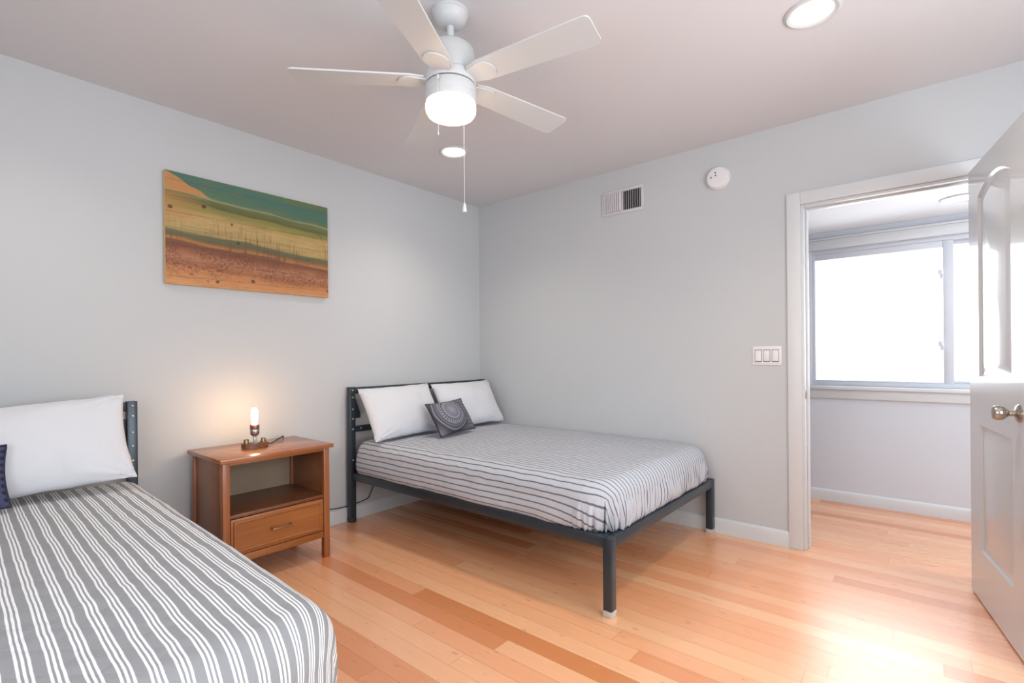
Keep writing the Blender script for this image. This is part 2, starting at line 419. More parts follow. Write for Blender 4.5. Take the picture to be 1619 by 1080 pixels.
def baseboard(name, p0, p1, nrm, h=.092, t=.013):
    # profile swept between two floor points; nrm points into the room
    prof = [(0, 0), (t, 0), (t, h - .02), (t * .75, h - .008), (t * .35, h), (0, h)]
    bm = new_bm(); rings = []
    for p in (p0, p1):
        rings.append([bm.verts.new((p[0] + nrm[0] * d, p[1] + nrm[1] * d, z)) for d, z in prof])
    n = len(prof)
    for k in range(n): bm.faces.new((rings[0][k], rings[0][(k+1) % n], rings[1][(k+1) % n], rings[1][k]))
    bm.faces.new(rings[0]); bm.faces.new(rings[1])
    return struct(name, bm, M['trim'], angle=60)
baseboard('baseboard_north', (XW, 0), (0, 0), (0, -1))
baseboard('baseboard_east', (0, -.013), (0, DY0 + .065), (-1, 0))
baseboard('baseboard_east_far', (0, DY1 - .07), (0, YS), (-1, 0))
baseboard('baseboard_south', (XW, YS), (-.013, YS), (0, 1))
baseboard('baseboard_west', (XW, YS + .013), (XW, -.013), (1, 0))
baseboard('baseboard_hall', (HX1, HY0), (HX1, HY1), (-1, 0), h=.085)

# doorway lining: casing on the bedroom side, jambs, stops
CW, CT = .066, .016
bm = new_bm()
box(bm, -CT, -.0005, DY0 - .004, DY0 + CW, 0, DZ + CW, .003)
box(bm, -CT, -.0005, DY1 - CW, DY1 + .004, 0, DZ + CW, .003)
box(bm, -CT, -.0005, DY1 + .004, DY0 - .004, DZ - .004, DZ + CW, .003)
casing = struct('trim_1', bm, M['trim'])
bm = new_bm()
box(bm, -.0005, .1205, DY0 - .018, DY0, 0, DZ, .002); box(bm, -.0005, .1205, DY1, DY1 + .018, 0, DZ, .002); box(bm, -.0005, .1205, DY1 + .018, DY0 - .018, DZ - .018, DZ, .002)
box(bm, .045, .08, DY0 - .029, DY0 - .018, 0, DZ - .018, .002); box(bm, .045, .08, DY1 + .018, DY1 + .029, 0, DZ - .018, .002); box(bm, .045, .08, DY1 + .029, DY0 - .029, DZ - .029, DZ - .018, .002)
jamb = obj('jamb', bm, M['trim'], casing)
bm = new_bm(); box(bm, .008, .036, DY0 - .0205, DY0 - .0182, .86, .925, .0008); obj('strike_plate', bm, M['nickel'], jamb)
bm = new_bm()
box(bm, .1205, .136, DY0 - .004, DY0 + CW, 0, HH - .004, .003); box(bm, .1205, .136, DY1 - CW, DY1 + .004, 0, HH - .004, .003); box(bm, .1205, .136, DY1 + .004, DY0 - .004, DZ - .004, HH - .004, .003)
obj('hall_casing', bm, M['trim'], casing)

# ------------------------------------------------------------------ door (white, two panels, open into the room)
DW, DH, DT = .735, 1.952, .035
ang = math.radians(189.3)
door = bpy.data.objects.new('door_1', None); C.objects.link(door)
door.location = (-.052, -3.2155, .008); door.rotation_euler = (0, 0, ang); door['kind'] = 'structure'
# local frame: +x from the hinge to the free edge, -y is the side seen from the bed side, z up
def panel_outline(x0, x1, z0, z1, rise, d):
    a0, a1, b0, b1 = x0 + d, x1 - d, z0 + d, z1 - d * .9
    pts = [(a0, b0), (a1, b0)]
    if rise > 0:
        N = 20
        for k in range(N + 1):
            t = k / N; pts.append((a1 + (a0 - a1) * t, b1 + rise * (1 - (2*t - 1)**2)))
    else: pts += [(a1, b1), (a0, b1)]
    return pts
def door_face(bm, sgn, yface):
    panels = [(.145, .555, 1.0, 1.80, .05), (.145, .555, .225, .785, 0)]
    outer = [bm.verts.new((x, yface, z)) for x, z in ((0, 0), (DW, 0), (DW, DH), (0, DH))]
    edges = [bm.edges.new((outer[k], outer[(k+1) % 4])) for k in range(4)]
    for p in panels:
        loops = []
        for d, dep in ((0, 0), (.009, .009), (.018, .010), (.030, .010), (.058, .002)):
            loops.append([bm.verts.new((x, yface + sgn * dep, z)) for x, z in panel_outline(*p, d)])
        n = len(loops[0])
        edges += [bm.edges.new((loops[0][k], loops[0][(k+1) % n])) for k in range(n)]
        for A, B in zip(loops, loops[1:]):
            for k in range(n): bm.faces.new((A[k], A[(k+1) % n], B[(k+1) % n], B[k]))
        bm.faces.new(loops[-1])
    bmesh.ops.triangle_fill(bm, use_beauty=True, use_dissolve=False, edges=edges)
    return outer
bm = new_bm()
o1 = door_face(bm, 1, -DT * 0)      # visible face at local y = 0, body towards +y
o2 = door_face(bm, -1, DT)
for k in range(4): bm.faces.new((o1[k], o1[(k+1) % 4], o2[(k+1) % 4], o2[k]))
obj('door_slab', bm, M['door'], door, local=True, angle=25)
for sgn in (-1, 1):
    base = Matrix.Translation((.637, 0 if sgn < 0 else DT, .887)) @ Matrix.Rotation(PI/2 * (1 if sgn < 0 else -1), 4, 'X')
    bm = new_bm(); lathe(bm, [(0, 0), (.033, 0), (.033, .004), (.028, .009), (.015, .012), (.011, .016)], 32, base)
    rose = obj('knob_rose', bm, M['nickel'], door, local=True)
    bm = new_bm(); lathe(bm, [(.010, .010), (.010, .030), (.016, .036), (.024, .044), (.0265, .054), (.0265, .066), (.023, .072), (.012, .0735), (0, .0735)], 32, base)
    obj('door_knob', bm, M['nickel'], rose, local=True)
bm = new_bm(); box(bm, DW - .0005, DW + .0015, .006, .029, .858, .916, .0005); obj('latch_plate', bm, M['nickel'], door, local=True)
for z in (.18, .98, 1.76):
    bm = new_bm(); lathe(bm, [(0, z), (.006, z), (.006, z + .09), (0, z + .09)], 14, Matrix.Translation((-.0065, DT, 0)))
    obj('hinge', bm, M['nickel'], door, local=True)

# ------------------------------------------------------------------ hall window (sliding) and the two behind the camera, plus one added at the hall end for fill light
def slider_window(name, wall_x, y0, y1, z0, z1, meet):
    root = bpy.data.objects.new(name, None); C.objects.link(root); root.location = (wall_x, (y0+y1)/2, z0); root['kind'] = 'structure'
    X0, X1 = wall_x + .02, wall_x + .10
    bm = new_bm(); f = .03
    box(bm, X0, X1, y0, y0 + f, z0, z1, .003); box(bm, X0, X1, y1 - f, y1, z0, z1, .003)
    box(bm, X0, X1, y0 + f, y1 - f, z0, z0 + f, .003); box(bm, X0, X1, y0 + f, y1 - f, z1 - f, z1, .003)
    obj('frame', bm, M['vinyl'], root)
    def sash(a, b, xa, xb, s):
        bm = new_bm()
        box(bm, xa, xb, a, a + s[0], z0 + f, z1 - f, .003); box(bm, xa, xb, b - s[1], b, z0 + f, z1 - f, .003)
        box(bm, xa, xb, a + s[0], b - s[1], z0 + f, z0 + f + s[2], .003); box(bm, xa, xb, a + s[0], b - s[1], z1 - f - s[3], z1 - f, .003)
        so = obj('sash', bm, M['vinyl'], root)
        bm = new_bm(); box(bm, (xa+xb)/2 - .002, (xa+xb)/2 + .002, a + s[0] - .005, b - s[1] + .005, z0 + f + s[2] - .005, z1 - f - s[3] + .005)
        obj('pane', bm, M['glass'], so, smooth=False)
        return so
    s1 = sash(meet - .055, y1 - f, X0 + .006, X0 + .034, (.055, .022, .012, .045))
    s2 = sash(y0 + f, meet + .0, X0 + .042, X0 + .07, (.03, .022, .02, .03))
    for z in (z0 + .28, z1 - .27):
        bm = new_bm(); box(bm, X0 - .012, X0 + .006, meet - .004, meet + .016, z - .020, z + .020, .003); box(bm, X0 - .022, X0 - .006, meet + .002, meet + .026, z + .006, z + .042, .004)
        obj('latch', bm, M['vinyl'], s1)
    return root
win = slider_window('window_1', HX1, WY0, WY1, WZ0, WZ1, -3.145)
bm = new_bm()
box(bm, HX1 - .016, HX1 - .0005, WY0 - .07, WY0, WZ0 - .005, WZ1 + .0, .003); box(bm, HX1 - .016, HX1 - .0005, WY1, WY1 + .03, WZ0 - .005, WZ1, .003)
box(bm, HX1 - .016, HX1 - .0005, WY0 - .07, WY1 + .07, WZ1, WZ1 + .07, .004); box(bm, HX1 - .024, HX1 - .0005, WY0 - .08, WY1 + .08, WZ1 + .07, WZ1 + .085, .003)
obj('casing', bm, M['trim'], win)
bm = new_bm(); box(bm, HX1 - .04, HX1 + .02, WY0 - .08, WY1 + .2, WZ0 - .028, WZ0 - .002, .006); box(bm, HX1 - .018, HX1 - .0005, WY0 - .06, WY1 + .18, WZ0 - .095, WZ0 - .028, .004)
obj('sill', bm, M['trim'], win)
def plain_window(name, x0, x1, y0, y1, z0, z1):
    root = bpy.data.objects.new(name, None); C.objects.link(root); root.location = ((x0+x1)/2, (y0+y1)/2, z0); root['kind'] = 'structure'
    alongx = (x1 - x0) > (y1 - y0)
    bm = new_bm(); f = .05
    for z in (z0, z1 - f): box(bm, x0, x1, y0, y1, z, z + f, .003)
    for t in (0, .5, 1):
        if alongx:
            c = x0 + (x1 - x0 - f) * t; box(bm, c, c + f, y0, y1, z0 + f, z1 - f, .003)
        else:
            c = y0 + (y1 - y0 - f) * t; box(bm, x0, x1, c, c + f, z0 + f, z1 - f, .003)
    obj('frame', bm, M['vinyl'], root)
plain_window('window_2', -3.25, -.95, YS - .10, YS - .04, .85, 2.15)
plain_window('hall_fill_window', .25, 1.1, HY0 - .07, HY0 - .03, .7, 1.9)  # unseen frame added round the fill-light opening at the hall end
plain_window('window_3', XW - .10, XW - .04, -3.45, -1.75, .85, 2.15)

# ------------------------------------------------------------------ bed frame (steel platform with open headboard)
BX0, BX1, BY0, BY1 = -1.347, -.018, -.028, -2.03      # bed by the far corner
RZ0, RZ1 = .288, .338
bed = thing('platform_bed', 'black steel platform bed in the far corner, bare floor showing beneath it', 'bed', ((BX0+BX1)/2, (BY0+BY1)/2, 0))
P = .042
for x in (BX0, BX1 - P):
    bm = new_bm(); box(bm, x, x + P, BY0 - P, BY0, .03, .915, .003); po = obj('headboard_post', bm, M['steel'], bed)
    bm = new_bm(); box(bm, x - .001, x + P + .001, BY0 - P - .001, BY0 + .001, 0, .03, .003); obj('foot_cap', bm, M['steel'], po)
    s = 1 if x == BX0 else -1
    for (dx, z) in ((.021, .893), (.021, .845), (.021, .765), (.021, .70), (.021, .63), (.021, .42)):
        bm = new_bm(); lathe(bm, [(0, 0), (.0065, 0), (.0055, .003), (.003, .0045), (0, .0045)], 12, Matrix.Translation((x + dx, BY0 - P, z)) @ Matrix.Rotation(PI/2, 4, 'X'))
        obj('bolt', bm, M['bolt'], po)
    bm = new_bm()
    prism(bm, [(0, 0), (.055 * s, 0), (.055 * s, .03), (.02 * s, .13), (0, .13)], 0, .004, Matrix.Translation((x + (P if s > 0 else 0), BY0 - .012, .70)) @ Matrix.Rotation(PI/2, 4, 'X'))
    obj('gusset', bm, M['steel'], po, smooth=False)
bm = new_bm(); box(bm, BX0 + P, BX1 - P, BY0 - .034, BY0 - .008, .868, .912, .003); tr = obj('headboard_top_rail', bm, M['steel'], bed)
bm = new_bm(); box(bm, BX0 + P, BX1 - P, BY0 - .034, BY0 - .008, .607, .648, .003); mr = obj('headboard_middle_rail', bm, M['steel'], bed)
for ro, z in ((tr, .893), (mr, .63)):
    for x in (BX0 + P + .045, BX1 - P - .045):
        bm = new_bm(); lathe(bm, [(0, 0), (.0065, 0), (.0055, .003), (.003, .0045), (0, .0045)], 12, Matrix.Translation((x, BY0 - .034, z)) @ Matrix.Rotation(PI/2, 4, 'X'))
        obj('bolt', bm, M['bolt'], ro)
for x in (BX0 + .01, BX1 - .045):
    bm = new_bm(); box(bm, x, x + .035, BY1 + P, BY0 - P, RZ0, RZ1, .003); obj('side_rail', bm, M['steel'], bed)
bm = new_bm(); box(bm, BX0 + P, BX1 - P, BY1 + .002, BY1 + .037, RZ0, RZ1 - .001, .003); obj('foot_rail', bm, M['steel'], bed)
bm = new_bm(); box(bm, BX0 + P, BX1 - P, BY0 - .038, BY0 - .006, RZ0, RZ1, .003); obj('head_rail', bm, M['steel'], bed)
for x in (BX0, BX1 - P):
    bm = new_bm(); box(bm, x, x + P, BY1, BY1 + P, .026, RZ1, .003); lg = obj('leg', bm, M['steel'], bed)
    bm = new_bm(); box(bm, x - .0012, x + P + .0012, BY1 - .0012, BY1 + P + .0012, 0, .027, .003); c_ = obj('foot_cap', bm, M['cap'], lg); c_['label'] = 'pale plastic foot cap'
for k in range(10):
    y = -.15 - k * .2
    bm = new_bm(); box(bm, BX0 + .045, BX1 - .045, y - .035, y + .035, RZ1 - .022, RZ1 - .004, .003); obj('slat', bm, M['steel'], bed)
bm = new_bm(); box(bm, -.70, -.66, BY1 + .037, BY0 - .04, RZ1 - .05, RZ1 - .023, .003); obj('centre_beam', bm, M['steel'], bed)
bm = new_bm(); box(bm, BX0 + .012, BX0 + .044, -1.31, -1.27, RZ0 - .016, RZ0, .003); obj('slat_bracket', bm, M['black'], bed)
B2 = Matrix.Translation((-2.535, -.078, 0)) @ Matrix.Rotation(math.radians(-1.9), 4, 'Z') @ Matrix.Translation((-BX1, -BY0, 0))   # the second bed stands slightly askew
bed2 = copy_tree(bed); bed2.location = B2 @ bed.location; bed2.rotation_euler = B2.to_euler()
bed2['label'] = 'black steel bed at the left edge, only its headboard showing behind a white pillow'

# ------------------------------------------------------------------ mattresses and their covers
def bed_shell(name, x0, x1, y_foot, y_head, zt, zb, Rc, Re, mat, seed, pucker=.004, gather=.0, crown=.012, step=.014, bulge=.006, parent=None, thick=0, side_flare=0.0, floorwave=0.0, Rh=.07):
    cx, cy = (x0+x1)/2, (y_foot+y_head)/2; hx, hy = (x1-x0)/2, (y_head-y_foot)/2
    bm = new_bm(); uvl = bm.loops.layers.uv.new('UVMap')
    def axis(h):
        n = max(8, int(round(2*h/step))); a = [-h + 2*h*k/n for k in range(n+1)]
        extra = [h - Re*(1 - math.cos(t)) for t in (.35, .7, 1.0)]
        for e in [0.0005, .004, .010] : a += [h-e, -h+e]
        return sorted(set(round(v, 6) for v in a))
    X, Y = axis(hx), axis(hy)
    U = {}
    def plan(x, y):
        R = Rc if y < 0 else Rh
        qx, qy = max(-hx+R, min(hx-R, x)), max(-hy+R, min(hy-R, y)); dx, dy = x-qx, y-qy
        incorner = abs(dx) > 0 and abs(dy) > 0
        if incorner:
            a, b = dx/R, dy/R
            px, py = qx + dx*math.sqrt(1 - b*b/2), qy + dy*math.sqrt(1 - a*a/2); e = R * (1 - math.sqrt(max(0, a*a + b*b - a*a*b*b)))
            th = math.atan2(abs(dy), abs(dx)) / (PI/2)
        else:
            px, py = x, y; e = min(hx-abs(x), hy-abs(y)); th = 0.0 if (hx-abs(x)) <= (hy-abs(y)) else 1.0
        return px, py, e, th
    def blend(x, y):
        # 0 where the fabric falls over the long side, 1 where it falls over an end
        if y > 0: return 0.0
        t = (hy - abs(y)) - (hx - abs(x))
        k = .5 - .5 * t / (.42 if t > 0 else .24)
        k = min(1, max(0, k)); return k*k*(3 - 2*k)
    def nz(p, s, o): return noise.noise(Vector((p[0]*s + o, p[1]*s - o, p[2]*s + seed)))
    grid = {}
    for i, x in enumerate(X):
        for j, y in enumerate(Y):
            px, py, e, th = plan(x, y)
            z = zt
            ex = 0.0
            if e < Re:
                z = zt - (Re - math.sqrt(max(0, Re*Re - (Re-e)**2))); ex = Re*math.asin(min(1, 1 - e/Re)) - (Re-e)
            wt = blend(x, y)
            k = (1 - (x/hx)**4) * (1 - (y/hy)**4); z += crown * k
            p = (px + cx, py + cy, z)
            z += pucker * (nz(p, 9, 0) * .6 + nz(p, 22, 3) * .35)
            v = bm.verts.new((p[0], p[1], z)); grid[i, j] = v; U[v] = (x + math.copysign(ex*(1-wt), x), y + math.copysign(ex*wt, y))
    nx, ny = len(X), len(Y)
    def face(vs):
        f = bm.faces.new(vs)
        for lp in f.loops: lp[uvl].uv = U[lp.vert]
    for i in range(nx-1):
        for j in range(ny-1): face((grid[i, j], grid[i+1, j], grid[i+1, j+1], grid[i, j+1]))
    loop = [(i, 0) for i in range(nx)] + [(nx-1, j) for j in range(1, ny)] + [(i, ny-1) for i in range(nx-2, -1, -1)] + [(0, j) for j in range(ny-2, 0, -1)]
    ztop = zt - Re; rows = max(4, int((ztop - zb) / step)); prev = [grid[k] for k in loop]
    per = 0; acc = []
    for k in range(len(loop)):
        a = grid[loop[k]].co; b = grid[loop[(k+1) % len(loop)]].co; acc.append(per); per += math.hypot(a.x-b.x, a.y-b.y)
    for r in range(1, rows + 1):
        t = r / rows; cur = []
        for k, (i, j) in enumerate(loop):
            x, y = X[i], Y[j]; px, py, e, th = plan(x, y); b = grid[i, j].co
            R = Rc if y < 0 else Rh
            qx, qy = max(-hx+R, min(hx-R, x)), max(-hy+R, min(hy-R, y)); n = Vector((px-qx, py-qy, 0))
            if n.length < 1e-6: n = Vector((x/hx if abs(abs(x)-hx) < 1e-5 else 0, y/hy if abs(abs(y)-hy) < 1e-5 else 0, 0))
            n.normalize()
            z = ztop + (zb - ztop) * t; drop = (ztop - z) + Re * .5708
            p = (px + cx, py + cy, z)
            d = bulge * math.sin(PI * t) + pucker * 1.2 * nz(p, 8, 5) - (.006 * max(0, t - .8) / .2 if not side_flare else 0) + side_flare * t
            # folds gathering towards the corners at the foot, and along the foot end
            if y < 0:
                w = 1 - abs(2*th - 1); s = acc[k]
                cd = min(abs(abs(x) - hx), abs(y + hy)) if th in (0.0, 1.0) else 0.0
                near = math.exp(-(math.hypot(hx - abs(x), hy + y) / .16)**2)
                d += gather * near * (math.sin(s * 230 + 3*nz(p, 6, 1)) * .6 + .5*math.sin(s * 117 + 1.3 + 2*t)) * (.2 + .8 * t)
                if th > .5: d += gather * .22 * math.sin(s * 230 + 5 * nz(p, 7, 9)) * (.3 + .7*t)
                d += floorwave * t * (math.sin(s * 21 + seed) + .6 * math.sin(s * 47 + 2*seed)) * (1 if th > .0 else .6)
            v = bm.verts.new((p[0] + n.x*d, p[1] + n.y*d, z)); cur.append(v)
            wth = blend(x, y)
            if y < 0: U[v] = (x + math.copysign(drop * (1 - wth), x), y - drop * wth)
            else: U[v] = (x + math.copysign(drop, x) * (1 - wth), y + drop * wth)
        n_ = len(loop)
        for k in range(n_): face((prev[k], prev[(k+1) % n_], cur[(k+1) % n_], cur[k]))
        prev = cur
    if not thick: bm.faces.new(prev)
    o = obj(name, bm, mat, parent, angle=75)
    if thick:
        md = o.modifiers.new('thickness', 'SOLIDIFY'); md.thickness = thick; md.offset = -1
    return o
mat = thing('mattress', 'mattress in a pale fitted cover with thin grey stripes, gathered at the foot corners', 'mattress', ((BX0+BX1)/2, (BY0+BY1)/2, RZ1))
bed_shell('mattress_core', BX0 + .035, BX1 - .020, BY1 + .040, BY0 - .075, .536, RZ1 + .006, .11, .06, M['mattress'], 1, 0, 0, .0, .03, .0, parent=mat)
bed_shell('fitted_cover', BX0 + .012, BX1 + .004, BY1 + .012, BY0 - .058, .556, RZ1 + .001, .17, .085, M['cover'], 3.3, .008, .020, .010, .012, .008, thick=.004, parent=mat)
bed_shell('mattress_core', BX0 + .045, BX1 - .035, BY1 + .060, BY0 - .085, .530, RZ1 + .004, .11, .06, M['mattress'], 1, 0, 0, .0, .03, .0)
m2 = bpy.data.objects['mattress_core.001']; m2.name = 'mattress'; m2.location = B2.translation; m2.rotation_euler = B2.to_euler(); tag(m2, 'mattress of the bed at the left edge, hidden under the grey quilt', 'mattress')
quilt = bed_shell('quilt', BX0 + .012, BX1 + .008, BY1 - .004, BY0 - .062, .556, .3435, .15, .10, M['quilt'], 7.7, .006, .003, .010, .012, .004, thick=.004, side_flare=.0001, floorwave=.004)
quilt.location = B2.translation; quilt.rotation_euler = B2.to_euler()
tag(quilt, 'grey quilt with white triple stripes spread over the bed at the left edge', 'quilt')

# ------------------------------------------------------------------ pillows and cushions
def pillow_mesh(name, wd, ht, th, mat, seed, parent=None, n=44, conc=.05, wrinkle=.011, pw=.5, sag=.0):
    bm = new_bm(); uvl = bm.loops.layers.uv.new('UVMap'); U = {}
    G = {}
    for s in (1, -1):
        for i in range(n+1):
            for j in range(n+1):
                if s < 0 and (i in (0, n) or j in (0, n)): G[s, i, j] = G[1, i, j]; continue
                a = -math.cos(PI*i/n); b = -math.cos(PI*j/n)
                a = .5*a + .5*(2*i/n - 1); b = .5*b + .5*(2*j/n - 1)
                x = a * wd/2 * (1 - conc*(1 - b*b)); y = b * ht/2 * (1 - conc*(1 - a*a))
                z = s * th/2 * ((1 - a*a)*(1 - b*b))**pw * (1 + sag * (-b))
                edge = min(1, 6*(1-abs(a)), 6*(1-abs(b)))
                q = Vector((x*7, y*7, seed + s*3))
                z += wrinkle * noise.noise(q) * edge + wrinkle*.5*noise.noise(q*2.4) * edge
                # creases running into the corners
                r = math.hypot(1-abs(a), 1-abs(b)); z += wrinkle*.8*math.sin(math.atan2(1-abs(b)+.01, 1-abs(a)+.01)*14 + seed) * math.exp(-(r/.35)**2) * min(1, r*8)
                x += .004*noise.noise(Vector((x*11, y*11, seed))); y += .004*noise.noise(Vector((x*11+5, y*11, seed)))
                v = bm.verts.new((x, y, z)); G[s, i, j] = v; U[v] = (a*wd/2, b*ht/2)
    for s in (1, -1):
        for i in range(n):
            for j in range(n):
                vs = [G[s, i, j], G[s, i+1, j], G[s, i+1, j+1], G[s, i, j+1]]
                if s < 0: vs.reverse()
                f = bm.faces.new(vs)
                for lp in f.loops: lp[uvl].uv = U[lp.vert]
    return obj(name, bm, mat, parent, angle=80, local=True)
def lean(o, center, tilt, rz=0, roll=0):
    """tilt: angle of the pillow's own up axis above the horizontal"""
    o.rotation_euler = (Matrix.Rotation(rz, 4, 'Z') @ Matrix.Rotation(tilt, 4, 'X') @ Matrix.Rotation(roll, 4, 'Z')).to_euler()
    o.location = center
G1 = 'white pillows'
p1 = pillow_mesh('pillow', .62, .38, .17, M['pillowcase'], 2.0); lean(p1, (-1.035, -.242, .744), math.radians(62), math.radians(2), math.radians(1))
tag(p1, 'white pillow behind the grey patterned cushion, left one of the pair on the corner bed', 'pillow', G1)
p2 = pillow_mesh('pillow', .61, .38, .17, M['pillowcase'], 8.0); lean(p2, (-.390, -.242, .744), math.radians(60), math.radians(-3), math.radians(.8))
tag(p2, 'white pillow nearest the room corner, right one of the pair on the corner bed', 'pillow', G1)
p3 = pillow_mesh('pillow', .70, .40, .17, M['pillowcase'], 14.0); lean(p3, (-2.965, -.31, .764), math.radians(60), math.radians(-7), math.radians(4))
tag(p3, 'white pillow alone against the headboard of the bed at the left edge', 'pillow', G1)
def piped(o, wd, ht, conc):
    bm = new_bm(); pts = []; N = 24
    for side in range(4):
        for k in range(N):
            t = -1 + 2*k/N
            a, b = [(t, -1), (1, t), (-t, 1), (-1, -t)][side]
            pts.append((a * wd/2 * (1 - conc*(1-b*b)), b * ht/2 * (1 - conc*(1-a*a)), 0))
    pts.append(pts[0]); tube(bm, pts, .004, 6)
    return obj('piping', bm, M['piping'], o, local=True)
c1 = pillow_mesh('cushion', .385, .25, .13, M['cushion'], 5.0, n=36, conc=.07, wrinkle=.004, pw=.55)
lean(c1, (-.795, -.470, .690), math.radians(58), math.radians(6), math.radians(2)); piped(c1, .385, .25, .07)
tag(c1, 'small dark grey cushion with a round dotted pattern leaning on white pillows', 'cushion', 'patterned lumbar cushions')
c2 = pillow_mesh('cushion', .36, .235, .11, M['cushion_navy'], 9.0, n=36, conc=.07, wrinkle=.004, pw=.55)
lean(c2, (-3.19, -.475, .695), math.radians(66), math.radians(2), 0); piped(c2, .36, .235, .07)
tag(c2, 'navy patterned cushion cut off by the left edge of the photo', 'cushion', 'patterned lumbar cushions')

# ------------------------------------------------------------------ nightstand
NX0, NX1, NY0, NY1 = -2.288, -1.732, -.060, -.468
ns = thing('nightstand', 'reddish-brown wooden nightstand with open shelf and one drawer between the beds', 'nightstand', ((NX0+NX1)/2, (NY0+NY1)/2, 0))
LG = .034; TZ = .612
bm = new_bm(); box(bm, NX0 - .016, NX1 + .016, NY1 - .020, NY0 + .02, TZ, TZ + .022, .004); obj('tabletop', bm, M['wood_top'], ns)
for x in (NX0, NX1 - LG):
    for y in (NY1, NY0 - LG):
        bm = new_bm(); box(bm, x, x + LG, y, y + LG, 0, TZ - .0005, .003); obj('leg', bm, M['wood_z'], ns)
for x in (NX0 + .008, NX1 - .022):
    bm = new_bm(); box(bm, x, x + .014, NY1 + LG, NY0 - LG, .115, TZ - .0005, .002); obj('side_panel', bm, M['wood_y'], ns)
bm = new_bm(); box(bm, NX0 + LG, NX1 - LG, NY1 + .004, NY1 + .022, TZ - .016, TZ - .0005, .001); obj('top_rail', bm, M['wood_x'], ns)
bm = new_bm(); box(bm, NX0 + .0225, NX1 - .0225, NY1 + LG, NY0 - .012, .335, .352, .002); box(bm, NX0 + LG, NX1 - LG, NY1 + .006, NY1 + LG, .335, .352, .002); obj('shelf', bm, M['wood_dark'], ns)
bm = new_bm(); box(bm, NX0 + LG, NX1 - LG, NY1 + .006, NY1 + .024, .112, .148, .002); obj('apron', bm, M['wood_x'], ns)
bm = new_bm(); box(bm, NX0 + .0225, NX1 - .0225, NY0 - .012, NY0 - .004, .115, .352); box(bm, NX0 + .0225, NX1 - LG, NY0 - .012, NY0 - .004, .3521, TZ - .03); obj('back_panel', bm, M['backboard'], ns)
# drawer front with a stepped edge
bm = new_bm(); dx0, dx1, dz0, dz1 = NX0 + LG + .003, NX1 - LG - .003, .153, .331
box(bm, dx0, dx1, NY1 + .003, NY1 + .02, dz0, dz1, .002)
loops = []
for d, y in ((.010, NY1 + .003), (.014, NY1 - .004), (.022, NY1 - .005), (.026, NY1 - .001)):
    loops.append([bm.verts.new((x, y, z)) for x, z in ((dx0+d, dz0+d), (dx1-d, dz0+d), (dx1-d, dz1-d), (dx0+d, dz1-d))])
for A, B in zip(loops, loops[1:]):
    for k in range(4): bm.faces.new((A[k], A[(k+1) % 4], B[(k+1) % 4], B[k]))
bm.faces.new(loops[-1])
box(bm, dx0 + .012, dx1 - .012, NY1 + .02, NY0 - .03, dz0 + .008, dz1 - .03)
dr = obj('drawer', bm, M['wood_x'], ns, angle=25)
hz, hc = .243, (dx0 + dx1)/2
bm = new_bm(); tube(bm, smooth_path([(hc - .048, NY1 - .001, hz), (hc - .048, NY1 - .020, hz), (hc - .040, NY1 - .026, hz), (hc + .040, NY1 - .026, hz), (hc + .048, NY1 - .020, hz), (hc + .048, NY1 - .001, hz)], 5), .0045, 8)
for s in (-1, 1): lathe(bm, [(0, 0), (.009, 0), (.008, .003), (0, .003)], 14, Matrix.Translation((hc + s*.048, NY1 - .001, hz)) @ Matrix.Rotation(PI/2, 4, 'X'))
obj('handle', bm, M['brass'], dr)

# ------------------------------------------------------------------ lamp
LX, LY, LZ = -2.047, -.255, TZ + .022
lamp = thing('table_lamp', 'small lit lamp with a bare filament bulb on a wooden base, standing on the nightstand', 'lamp', (LX, LY, LZ))
LZ += .0006
bm = new_bm(); N = 40; ov = [(LX + .066*math.copysign(abs(math.cos(t))**.7, math.cos(t)), LY + .042*math.copysign(abs(math.sin(t))**.7, math.sin(t))) for t in [2*PI*k/N for k in range(N)]]
prism(bm, ov, LZ, LZ + .026); bmesh.ops.bevel(bm, geom=[e for e in bm.edges if abs(e.verts[0].co.z - e.verts[1].co.z) < 1e-6], offset=.003, segments=2, affect='EDGES'); obj('lamp_base', bm, M['wood_dark'], lamp)
bm = new_bm(); lathe(bm, [(.030, .026), (.030, .029), (.011, .032), (.008, .036), (.008, .062), (.010, .064)], 24, Matrix.Translation((LX, LY, LZ))); obj('stem', bm, M['nickel'], lamp)
for (dx, r, h) in ((-.044, .013, .022), (.045, .012, .020)):
    bm = new_bm(); lathe(bm, [(0, .026), (r, .026), (r, .026 + h - .004), (r*.8, .026 + h), (0, .026 + h)], 20, Matrix.Translation((LX + dx, LY, LZ))); obj('brass_post', bm, M['brass'], lamp)
bm = new_bm(); lathe(bm, [(.010, .060), (.018, .066), (.023, .076), (.024, .098), (.0225, .100)], 28, Matrix.Translation((LX, LY, LZ))); so = obj('socket', bm, M['nickel'], lamp)
bm = new_bm(); lathe(bm, [(.0225, .0995), (.0235, .101), (.0235, .120), (.021, .123), (.015, .123)], 28, Matrix.Translation((LX, LY, LZ))); obj('socket_collar', bm, M['copper'], so)
bm = new_bm(); lathe(bm, [(.0125, .120), (.0125, .130), (.014, .143), (.0165, .155), (.0175, .180), (.0165, .198), (.012, .209), (.006, .214), (0, .215)], 28, Matrix.Translation((LX, LY, LZ))); bu = obj('bulb', bm, M['bulb'], lamp); bu['label'] = 'glowing clear bulb'
